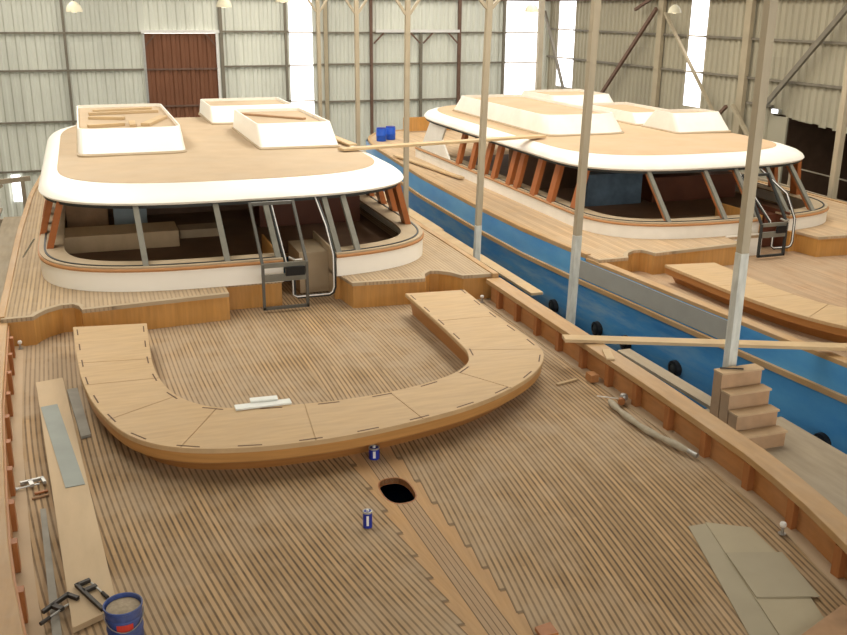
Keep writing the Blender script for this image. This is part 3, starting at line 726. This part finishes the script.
    # base with a moulded, inward stepping side
    bm = B(); R4 = []; prf = [(.10, .305), (.10, .18), (.15, .14), (.24, .0)]
    for i in range(len(O_)):
        d = (I_[i] - O_[i]).normalized(); r_ = []
        for o, z in prf: q = O_[i] + d * o; r_.append(bm.verts.new((q.x, q.y, z + oz)))
        for o, z in ((.12, .0), (.06, .305)): q = I_[i] - d * o; r_.append(bm.verts.new((q.x, q.y, z + oz)))
        R4.append(r_)
    m_ = len(R4[0])
    for r0, r1 in zip(R4, R4[1:]):
        for k in range(m_): bm.faces.new((r0[k], r0[(k + 1) % m_], r1[(k + 1) % m_], r1[k]))
    bm.faces.new(R4[0]); bm.faces.new(R4[-1][::-1])
    bench = obj('bench', bm, 'bench_side', R_)
    obj('bench_fascia', sweep(B(), [(q.x, q.y) for q in O_], [(.02, .19 + oz), (.012, .30 + oz), (.09, .30 + oz), (.09, .17 + oz), (.04, .17 + oz)]), 'fascia' if isA else 'bench_side', bench, smooth=True)
    obj('bench_rim', strip(0, len(O_) - 1, 0, 0, zt_ - .05, zt_ - .008), 'bench_top', bench)
    sm = [0] + [int(round(s * N)) for s in SEAMS] + [len(O_) - 1]
    for a, b in zip(sm, sm[1:]):
        bm = B(); R4 = []
        g = .006
        for i in range(a, b + 1):
            o_, n_ = O_[i].copy(), I_[i].copy(); d = (n_ - o_).normalized()
            if i == a: tt = (O_[i + 1] - o_).normalized() * g; o_ += tt; n_ += tt
            if i == b: tt = (o_ - O_[i - 1]).normalized() * g; o_ -= tt; n_ -= tt
            A_ = o_ + d * .004; Bq = n_ - d * .004
            R4.append([bm.verts.new((A_.x, A_.y, zt_ - .008)), bm.verts.new((A_.x, A_.y, zt_)), bm.verts.new((Bq.x, Bq.y, zt_)), bm.verts.new((Bq.x, Bq.y, zt_ - .008))])
        for r0, r1 in zip(R4, R4[1:]):
            for k in range(4): bm.faces.new((r0[k], r0[(k + 1) % 4], r1[(k + 1) % 4], r1[k]))
        bm.faces.new(R4[0]); bm.faces.new(R4[-1][::-1])
        obj('seat_panel', bm, 'bench_top', bench)
    if isA:
        segs = []
        L_ = len(O_)
        for E_, sgn in ((O_, 1), (I_, -1)):
            acc = 0; nxt = .25
            for i in range(L_ - 1):
                d = (I_[i] - O_[i]).normalized() * (.05 * sgn)
                ln = (E_[i + 1] - E_[i]).length
                while acc + ln > nxt:
                    f = (nxt - acc) / ln; q = E_[i].lerp(E_[i + 1], f) + d; tt = (E_[i + 1] - E_[i]).normalized()
                    segs.append((q - tt * .12, q + tt * .12)); nxt += .62
                acc += ln
        for a, b in segs:
            obj('edge_slot', beam(B(), (a.x, a.y, zt_ + .001), (b.x, b.y, zt_ + .001), .016, .004), 'slot', bench)
    return R_
def hull_c(port, stbd, y): return (interp(port, y) + interp(stbd, y)) / 2

boatA = boat(dict(A=True, off=(0, 0, 0), port=A_PORT, stbd=A_STBD, yd=13.55, nx0=1.79, nx1=3.60, dx0=2.70, dx1=3.56,
    deck='deckA', side='sideA', white='white', ply='ply', cab=(2.30, 3.19, 14.20, 2.2, 3.2), cyb=25.8, corner_y=16.4, tz=1.77, fi=.9, isl=(.03, .60, .3, .03), plean=.24, zs=-.03,
    roof=(2.29, 3.13, 14.93, 26.0, 2.3, 3.0), rz=0.0,
    islands=[(-.18, 1.82, 18.9, 24.6, .46, 7.0), (3.24, 4.85, 18.9, 22.7, .46, 16.0), (2.88, 5.0, 23.4, 26.2, .40, 14.0)],
    mull=[.66, 1.86, 2.64, 3.62, 3.95], sidep=[16.05, 17.2, 17.95, 18.8, 19.3, 20.7, 21.6, 22.5], door=(2.32, 3.04),
    label='nearer wooden boat with U-shaped bench, wheelhouse and striped teak foredeck'))
boatB = boat(dict(A=False, off=(10.05, 1.12, -.22), port=B_PORT, stbd=B_STBD, yd=15.0, nx0=11.84, nx1=13.55, dx0=12.72, dx1=13.42,
    deck='deckB', side='sideB', white='whiteB', ply='plyB', cab=(12.34, 2.96, 15.55, 2.2, 3.2), cyb=27.4, corner_y=17.8, tz=1.80, fi=.66, isl=(.10, .42, 1, .03), plean=.17, zs=-.08,
    roof=(12.29, 2.97, 16.32, 28.6, 2.3, 3.0), rz=0.06,
    islands=[(10.15, 12.3, 20.1, 26.5, .46, 5.0), (13.4, 14.95, 19.7, 21.4, .46, 12.0), (13.35, 14.95, 21.45, 25.0, .30, 14.0), (12.85, 15.0, 25.1, 28.0, .44, 9.0)],
    mull=[10.68, 11.92, 12.66, 13.48, 14.22], sidep=[17.5, 18.4, 19.25, 20.16, 20.6, 21.5, 22.1, 23.0, 23.9], door=(12.36, 13.0),
    label='farther wooden boat with blue hull, white cabin roof and plain foredeck'))

# ------------------------------------------------------------------ steel posts between the boats
PX = 7.26
plabel = ['tallest looking beige post, rising behind the small wooden steps', 'beige post with whitewashed foot, second nearest between the boats', 'beige post third nearest in the row between the boats',
          'beige post standing just right of the left boat roof', 'beige post behind the left boat, fifth in the row', 'farthest beige post, beside the white daylight strip']
for i, y in enumerate((9.14, 13.25, 17.33, 21.93, 26.24, 30.78)):
    t = thing('steel_post', (PX, y, FZ), plabel[i], 'post', 'beige posts in a row between the two boats')
    h = .056
    zs = (1.75, 1.05, 0.35, FZ + .1, FZ + .1, FZ + .1)[i]
    obj('shaft', box(B(), (PX - h, y - h, zs), (PX + h, y + h, ZR)), 'post', t, bevel=.006)
    if zs > FZ + .2: obj('shaft_foot', box(B(), (PX - h - .003, y - h - .003, FZ + .03), (PX + h + .003, y + h + .003, zs)), 'postlow', t, bevel=.006, label='whitewashed lower length')
    obj('base_plate', box(B(), (PX - .2, y - .2, FZ), (PX + .2, y + .2, FZ + (.03 if zs > FZ + .2 else .1))), 'girt', t)
    k_ = (0, .024, .026, .008, 0, 0)[i]
    if k_:
        for o in t.children:
            for v in o.data.vertices: v.co.x += k_ * (v.co.z + WL[o.name].z + .2)
    if i >= 2:
        for s in (-1, 1):
            obj('knee_brace', beam(B(), (PX + k_ * 4.8 + s * .05, y, 4.36 + (i == 2) * .15), (PX + k_ * 4.8 + s * .5, y, 5.0), .06, .06), 'post', t)
t = thing('steel_post', (17.3, 18.65, FZ), 'beige post at the right edge, in front of the dark opening', 'post')
obj('shaft', box(B(), (17.22, 18.57, FZ), (17.38, 18.73, ZR)), 'post', t, bevel=.006)
obj('base_plate', box(B(), (17.1, 18.45, FZ), (17.5, 18.85, FZ + .03)), 'girt', t)

# ------------------------------------------------------------------ scaffold walkways
def plank(name, p, q, wd, th, mat, label, cat='plank', group=None, up=(0, 0, 1)):
    return tag(obj(name, beam(B(), p, q, wd, th, up), mat, None, bevel=.004), label, cat, group)
WZ = -.45
def trestle(x0, x1, y, ztop, lb):
    t = thing('trestle', ((x0 + x1) / 2, y, FZ), lb, 'trestle')
    obj('bearer', box(B(), (x0, y - .05, ztop - .12), (x1, y + .05, ztop)), 'plankgrey', t)
    for x in (x0 + .05, x1 - .05):
        obj('leg', box(B(), (x - .05, y - .05, FZ), (x + .05, y + .05, ztop - .12)), 'plankgrey', t)
for y, l in ((5.6, 'nearest scaffold trestle under the walkway between the boats'), (9.6, 'scaffold trestle below the small wooden steps'), (14.2, 'scaffold trestle under the middle of the walkway between the boats'), (19.4, 'scaffold trestle beside the left boat cabin'), (25.5, 'farthest scaffold trestle between the boats')):
    trestle(6.32, 7.55 if y < 12 else 7.16 if y < 16 else 7.62, y, WZ - .05, l)
plank('walkway_panel', (7.20, 4.6, WZ - .025), (7.20, 9.04, WZ - .025), 1.75, .05, 'plankgrey', 'wide grey plywood panel of the walkway below the wooden steps', 'panel')
plank('scaffold_plank', (6.73, 9.08, WZ - .025), (6.73, 14.6, WZ - .025), .80, .05, 'plankgrey', 'weathered walkway plank hugging the near boat, beyond the wooden steps', group='walkway planks between the boats')
plank('scaffold_plank', (7.52, 9.3, WZ - .025), (7.46, 11.9, WZ - .025), .22, .05, 'plankgrey', 'short grey walkway plank along the blue hull behind the steps', group='walkway planks between the boats')
plank('scaffold_plank', (7.50, 15.0, WZ + .0), (7.52, 20.4, WZ + .0), .24, .05, 'plank', 'pale narrow walkway plank at the foot of the third post', group='walkway planks between the boats')
plank('scaffold_plank', (6.73, 14.7, WZ - .025), (6.73, 26.0, WZ - .025), .80, .05, 'plankgrey', 'long weathered walkway plank beside the left boat cabin', group='walkway planks between the boats')
plank('scaffold_plank', (7.58, 20.5, WZ - .025), (7.66, 26.0, WZ - .025), .3, .05, 'plank', 'pale walkway plank between the far ends of the hulls', group='walkway planks between the boats')
# left scaffold
for y, l in ((12.5, 'nearest trestle of the left hand scaffold'), (18.0, 'second trestle of the left hand scaffold'), (25.0, 'farthest trestle of the left hand scaffold')):
    trestle(-4.0, -1.62, y, WZ - .05, l)
plank('scaffold_plank', (-1.95, 8.0, WZ - .025), (-1.85, 25.0, WZ - .025), .50, .05, 'plankgrey', 'grey plank of the left scaffold, closest to the boat side')
plank('scaffold_plank', (-2.58, 10.0, WZ - .025), (-2.5, 26.2, WZ - .025), .60, .05, 'plankgrey', 'grey plank along the middle of the left scaffold')
plank('scaffold_plank', (-3.25, 12.0, WZ - .025), (-3.25, 26.2, WZ - .025), .6, .05, 'plankgrey', 'outermost grey plank of the left scaffold')
t = thing('scaffold_rail', (-2.6, 26.5, FZ), 'timber guard rail on legs crossing the far end of the left scaffold', 'rail')
obj('rail', beam(B(), (-4.6, 27.0, -.1), (-1.5, 27.0, .15), .08, .12), 'plankgrey', t)
obj('leg', box(B(), (-3.9, 26.95, FZ), (-3.8, 27.05, -.05)), 'plankgrey', t)
obj('leg', box(B(), (-1.75, 26.95, FZ), (-1.65, 27.05, .1)), 'plankgrey', t)
obj('brace', beam(B(), (-3.8, 27.0, -1.1), (-2.2, 27.0, .0), .07, .07), 'plankgrey', t)
# right scaffold rails beyond the far boat
t = thing('scaffold_rail', (17.9, 21.0, FZ), 'double scaffold rail beyond the far boat, before the dark opening', 'rail')
obj('rail', beam(B(), (17.9, 15.5, -.15), (17.9, 27.0, .05), .06, .07), 'plankgrey', t)
obj('rail', beam(B(), (17.9, 15.5, .40), (17.9, 27.0, .60), .03, .03), 'girt', t)
for y in (15.6, 21.0, 26.9): obj('leg', box(B(), (17.93, y - .04, FZ), (18.0, y + .04, .65)), 'plankgrey', t)

# small wooden steps on the walkway
t = thing('wooden_steps', (7.24, 8.7, WZ), 'four-tread rough plywood steps standing between the boats by the nearest post', 'steps')
bm = B()
tr = [(.35, 9.02, 8.84), (.15, 8.84, 8.66), (-.05, 8.66, 8.48), (-.25, 8.48, 8.30)]
for z, ya, yb in tr: box(bm, (6.95, yb + .02, WZ), (7.53, ya + .0, z - .025))
obj('carcass', bm, 'stairwood', t)
for z, ya, yb in tr: obj('tread', box(B(), (6.94, yb - .0, z - .025), (7.545, ya + .0, z)), 'stairtread', t, bevel=.003)
# post 1 stands clear behind the steps
# (rod)
tag(obj('steel_rod', tube(B(), [(7.0, 8.98, .368), (7.25, 8.86, .368)], .012, 6), 'iron'), 'thin dark rod lying on the top tread of the wooden steps', 'rod')

# long planks bridging the boats
plank('bridging_plank', (5.62, 10.42, .418), (9.95, 9.25, .195), .20, .045, 'plank', 'long pale plank bridging from the near bulwark to the blue boat', group=None)
plank('bridging_plank', (4.72, 18.35, 1.83), (9.95, 20.0, 1.71), .24, .05, 'plank', 'long pale plank bridging between the two cabin roofs')
plank('pine_board', (4.98, 21.2, 1.835), (5.12, 18.9, 1.832), .18, .035, 'plank', 'short pine board lying on the right edge of the left boat roof')
plank('pine_board', (8.75, 27.4, .265), (9.2, 23.1, .265), .16, .05, 'plank', 'pine board lying on the far boat side deck by its quarter panel')

# ------------------------------------------------------------------ things on the near foredeck
def slab(name, c, mat, th, z0, label, cat, mats=None):
    return tag(obj(name, prism(B(), c, z0, z0 + th), mat, None), label, cat)
slab('planed_board', [(-.88, 11.9), (-.57, 11.97), (-.12, 6.75), (-.45, 6.58)], 'palepine', .05, 0.004, 'long wide pale board lying on the left of the foredeck', 'board')
slab('grey_sheet', [(-.80, 11.05), (-.62, 11.09), (-.335, 8.92), (-.515, 8.90)], 'bluegrey', .006, .056, 'blue-grey strip sheet lying on top of the long pale board', 'sheet')
slab('grey_board', [(-.52, 11.6), (-.40, 11.62), (-.265, 10.16), (-.365, 10.12)], 'greyboard', .03, 0.004, 'short grey weathered board beside the curved bench', 'board')
slab('grey_board', [(-.74, 8.6), (-.69, 8.6), (-.50, 6.2), (-.57, 6.2)], 'greyboard', .025, 0.004, 'thin grey batten along the left edge of the long pale board', 'board')
slab('hardboard_sheet', [(4.86, 6.43), (5.05, 6.42), (4.54, 4.70), (4.30, 4.70)], 'hardboard_top', .006, 0.004, 'narrow greenish-grey board strip, leftmost of the sheets lower right', 'sheet')
slab('hardboard_sheet', [(5.04, 6.43), (5.38, 6.22), (5.30, 5.6), (4.98, 4.70), (4.52, 4.62)], 'hardboard', .006, .012, 'larger greenish-grey board lying under the top sheet lower right', 'sheet')
slab('hardboard_sheet', [(4.89, 5.92), (5.36, 5.77), (5.21, 5.13), (4.72, 5.29)], 'hardboard_top', .010, .020, 'square greenish-grey board on top of the others lower right', 'sheet')
slab('timber_offcut', [(4.35, 4.60), (5.25, 4.93), (5.3, 4.75), (4.5, 4.2)], 'stairwood', .05, 0.03, 'rough reddish timber at the bottom right corner of the foredeck', 'timber')
slab('timber_offcut', [(2.86, 5.50), (3.0, 5.52), (3.0, 5.38), (2.86, 5.38)], 'redmark' if False else 'stanchion', .03, 0.004, 'small dark red block at the bottom edge beside the centre boards', 'block')
# white strips on the bench / deck
for i, (a, b, z, wd, lb) in enumerate((((1.24, 9.62), (1.85, 9.61), .364, .13, 'lower of two white plastic strips on the bench front'), ((1.42, 9.72), (1.72, 9.70), .375, .10, 'shorter white plastic strip stacked on the longer one'))):
    plank('plastic_strip', (a[0], a[1], z if i == 0 else .388), (b[0], b[1], z if i == 0 else .388), wd, .02, 'paper', lb, 'strip')
# paint tins
def tin(x, y, r, h, label):
    t = thing('paint_tin', (x, y, .003), label, 'tin')
    obj('body', lathe(B(), (x, y, 0), [(0, .004), (r, .004), (r, h * .96), (r * .96, h * .97), (0, h * .97)], 20), 'bluecan', t, smooth=True)
    obj('lid', lathe(B(), (x, y, h * .965), [(r * 1.03, -.01), (r * 1.03, .006), (r * .85, .008), (r * .8, .0), (0, 0)], 20), 'steel', t, smooth=True)
    obj('nozzle', lathe(B(), (x, y, h * .965), [(r * .3, 0), (r * .28, .02), (0, .022)], 10), 'label', t, smooth=True)
    # pale printed panel facing the bow
    bm = B(); pts = []
    for k in range(5):
        a = -PI / 2 - .25 - .25 + .25 * k * .5
        pts.append((x + (r + .0012) * math.cos(a), y + (r + .0012) * math.sin(a)))
    vs0 = [bm.verts.new((p[0], p[1], h * .2)) for p in pts]; vs1 = [bm.verts.new((p[0], p[1], h * .8)) for p in pts]
    for k in range(4): bm.faces.new((vs0[k], vs0[k + 1], vs1[k + 1], vs1[k]))
    obj('printed_panel', bm, 'label', t)
tin(2.53, 8.68, .056, .13, 'blue paint tin touching the foot of the curved bench')
tin(2.08, 7.37, .043, .165, 'slim blue tin standing alone left of the deck hatch')
# pail full of sawdust
bx, by = -.075, 6.33
t = thing('pail', (bx, by, 0), 'dark blue pail filled with sawdust at the bottom left', 'bucket')
obj('body', lathe(B(), (bx, by, 0), [(0, .004), (.125, .004), (.13, .02), (.127, .14), (.132, .15), (.132, .165), (.128, .175), (.132, .26), (.128, .265), (.128, .28), (.134, .29), (.135, .33), (.141, .335), (.141, .35), (.132, .35), (.127, .30), (0, .30)], 32), 'bucket', t, smooth=True)
obj('sawdust', lathe(B(), (bx, by, .30), [(.128, 0.0), (.12, .02), (.05, .03), (0, .032)], 24), 'sawdust', t, smooth=True)
obj('handle', tube(B(), [(bx - .141 * math.cos(a), by - .141 * math.sin(a) - .01, .30 - .10 * math.sin(a)) for a in [PI * k / 14 for k in range(15)]], .004, 6), 'steel', t, smooth=True)
bm = B(); n_ = 6
vs = []
for k in range(7):
    a = -PI / 2 - .45 + .15 * k; vs.append((bm.verts.new((bx + .1315 * math.cos(a), by + .1315 * math.sin(a), .19)), bm.verts.new((bx + .134 * math.cos(a), by + .134 * math.sin(a), .25))))
for a, b in zip(vs, vs[1:]): bm.faces.new((a[0], b[0], b[1], a[1]))
obj('red_emblem', bm, 'redmark', t)

# carpenter's clamps
def clamp(c, ang, L, label, z=.05, sl=.15, mat='iron'):
    t = thing('bar_clamp', (c[0], c[1], z), label, 'clamp')
    d = Vector((math.cos(ang), math.sin(ang), 0)); s = Vector((-d.y, d.x, 0)); c = Vector((c[0], c[1], z + .015))
    obj('bar', beam(B(), c - d * L / 2, c + d * L / 2, .028, .03), mat, t)
    obj('fixed_jaw', beam(B(), c - d * (L / 2 - .015) , c - d * (L / 2 - .015) + s * .11, .03, .03), mat, t)
    obj('sliding_jaw', beam(B(), c + d * L * sl, c + d * L * sl + s * .11, .04, .03), mat, t)
    p0 = c + d * L * sl + s * .1
    obj('screw', tube(B(), [p0 - d * .07, p0 + d * .13], .009, 8), 'steel', t)
    obj('screw_handle', tube(B(), [p0 + d * .12, p0 + d * (.21 if L > .25 else .15)], .016, 8), mat, t)
    return t
clamp((-.57, 6.93), math.radians(225), .27, 'dark iron bar clamp overhanging the left corner of the long board', z=.056)
clamp((-.325, 6.93), math.radians(-65), .46, 'dark iron bar clamp lying across the long board next to the pail', z=.056, sl=-.22)
t = clamp((-.83, 9.21), math.radians(194), .22, 'steel sash clamp lying by the left bulwark', z=0.02, sl=.1, mat='steel')
tag(plank('wood_scrap', (-.80, 8.96, .014), (-.68, 8.99, .014), .03, .02, 'stanchion', 'small brown wood scrap beside the steel sash clamp', 'scrap'))
tag(plank('wood_scrap', (-.82, 8.86, .014), (-.67, 8.9, .014), .025, .02, 'stairwood', 'thin wood scrap just in front of the steel sash clamp', 'scrap'))
# small chrome deck fittings by the bulwark
for x, y, lb in ((-1.13, 13.38, 'small chrome deck fitting in the left corner of the foredeck'), (5.74, 13.44, 'small chrome deck fitting behind the bench by the right bulwark'), (5.58, 6.04, 'small chrome deck fitting near the sheets lower right')):
    t = thing('deck_fitting', (x, y, .0), lb, 'fitting', 'chrome deck fittings')
    obj('stem', lathe(B(), (x, y, 0), [(0, .016), (.035, .016), (.035, .022), (.014, .02), (.014, .09), (0, .09)], 14), 'steel', t, smooth=True)
    obj('knob', lathe(B(), (x, y, .09), [(0, -.005), (.026, 0), (.032, .022), (.024, .04), (0, .046)], 14), 'whiteseal', t, smooth=True)
# cloth-wrapped hose and hand lamp along the bulwark
pts = catmull([(5.60, 9.14, .052), (5.57, 8.9, .052), (5.56, 8.58, .052), (5.58, 8.25, .052), (5.64, 7.95, .06), (5.70, 7.68, .06)], 5)
t = thing('hose', (5.55, 8.4, 0), 'grey cloth-wrapped hose lying along the right bulwark', 'hose')
obj('sleeve', tube(B(), pts, [.03] + [.036 + .006 * math.sin(i) for i in range(len(pts) - 2)] + [.022], 10), 'braid', t, smooth=True)
obj('hose_nozzle', tube(B(), [(5.70, 7.68, .06), (5.73, 7.56, .055)], .028, 10), 'steel', t, smooth=True)
t = thing('hand_lamp', (5.78, 9.12, 0), 'small red-brown hand lamp with a shiny head beside the hose end', 'tool')
obj('body', tube(B(), [(5.70, 9.05, .062), (5.79, 9.17, .062)], .042, 12), 'stanchion', t, smooth=True)
obj('head', lathe(B(), (5.77, 9.12, .065), [(0, .075), (.03, .07), (.05, .045), (.05, .0), (0, -.01)], 14), 'steel', t, smooth=True)
obj('rod', tube(B(), [(5.56, 9.38, .03), (5.76, 9.20, .04)], .008, 6), 'whiteseal', t)
# wedges & blocks at the bulwark
tag(obj('wood_block', box(B(), (5.71, 9.80, .016), (5.82, 9.95, .116)), 'bulwark', None, bevel=.004), 'orange wood block on the deck against the right bulwark', 'block')
tag(obj('wood_batten', beam(B(), (5.28, 9.9, .016), (5.60, 9.98, .016), .04, .02), 'plank'), 'pale thin batten lying on the deck near the orange block', 'batten')
tag(obj('wood_wedge', beam(B(), (5.86, 9.62, .384), (5.98, 9.95, .384), .10, .02), 'plank'), 'pale wedge lying on the right cap rail next to the long plank', 'wedge')
tag(obj('metal_strip', beam(B(), (-1.20, 16.9, .452), (-.98, 16.7, .80), .035, .012), 'steel'), 'thin grey metal strip leaning on the left corner of the near cabin', 'strip')

# loose timber in the left roof tub
TZ = 1.785 + .46 - .07 + .002
for k, (a, b, wd, lb) in enumerate((((.05, 20.3), (.75, 20.5), .12, 'short pale timber at the front left of the left roof tub'), ((.90, 20.15), (.92, 20.9), .12, 'short timber near the middle front of the left roof tub'), ((1.15, 20.3), (1.62, 21.7), .18, 'widest pale timber lying in the left roof tub'),
                                 ((.1, 21.9), (.8, 21.6), .14, 'pale timber half way back in the left roof tub'), ((.1, 22.7), (1.6, 22.95), .14, 'long pale timber across the back of the left roof tub'), ((.2, 23.3), (1.5, 23.6), .12, 'farthest pale timber lying in the left roof tub'))):
    plank('timber_batten', (a[0], a[1], TZ + .03), (b[0], b[1], TZ + .03), wd, .06, 'plank', lb, 'timber', 'loose timbers in the left roof tub')
plank('timber_batten', (3.4, 21.9, TZ + .022), (4.5, 20.6, TZ + .022), .12, .04, 'stairwood', 'dark edged timber lying in the near right roof tub', 'timber')

# blue drums on the far boat's stern
for i, (x, y, r, lb) in enumerate(((9.42, 31.1, .17, 'blue plastic drum, left of the pair on the far boat stern'), (9.84, 31.4, .17, 'blue plastic drum, right of the pair on the far boat stern'))):
    t = thing('drum', (x, y, .2), lb, 'drum', 'blue drums on the stern')
    obj('body', lathe(B(), (x, y, .205), [(0, 0), (r * .95, 0), (r, .03), (r, .17), (r * 1.04, .18), (r * 1.04, .2), (r, .21), (r, .40), (r * .9, .43), (0, .43)], 20), 'bluedrum', t, smooth=True)
    obj('lid', lathe(B(), (x, y, .63), [(r * .93, -.01), (r * .93, .02), (0, .025)], 20), 'bluecan', t, smooth=True)
plank('stern_bulwark_board', (10.9, 33.2, .475), (14.0, 33.2, .475), .08, .5, 'varnish', 'orange wooden board standing across the far boat stern', 'board')
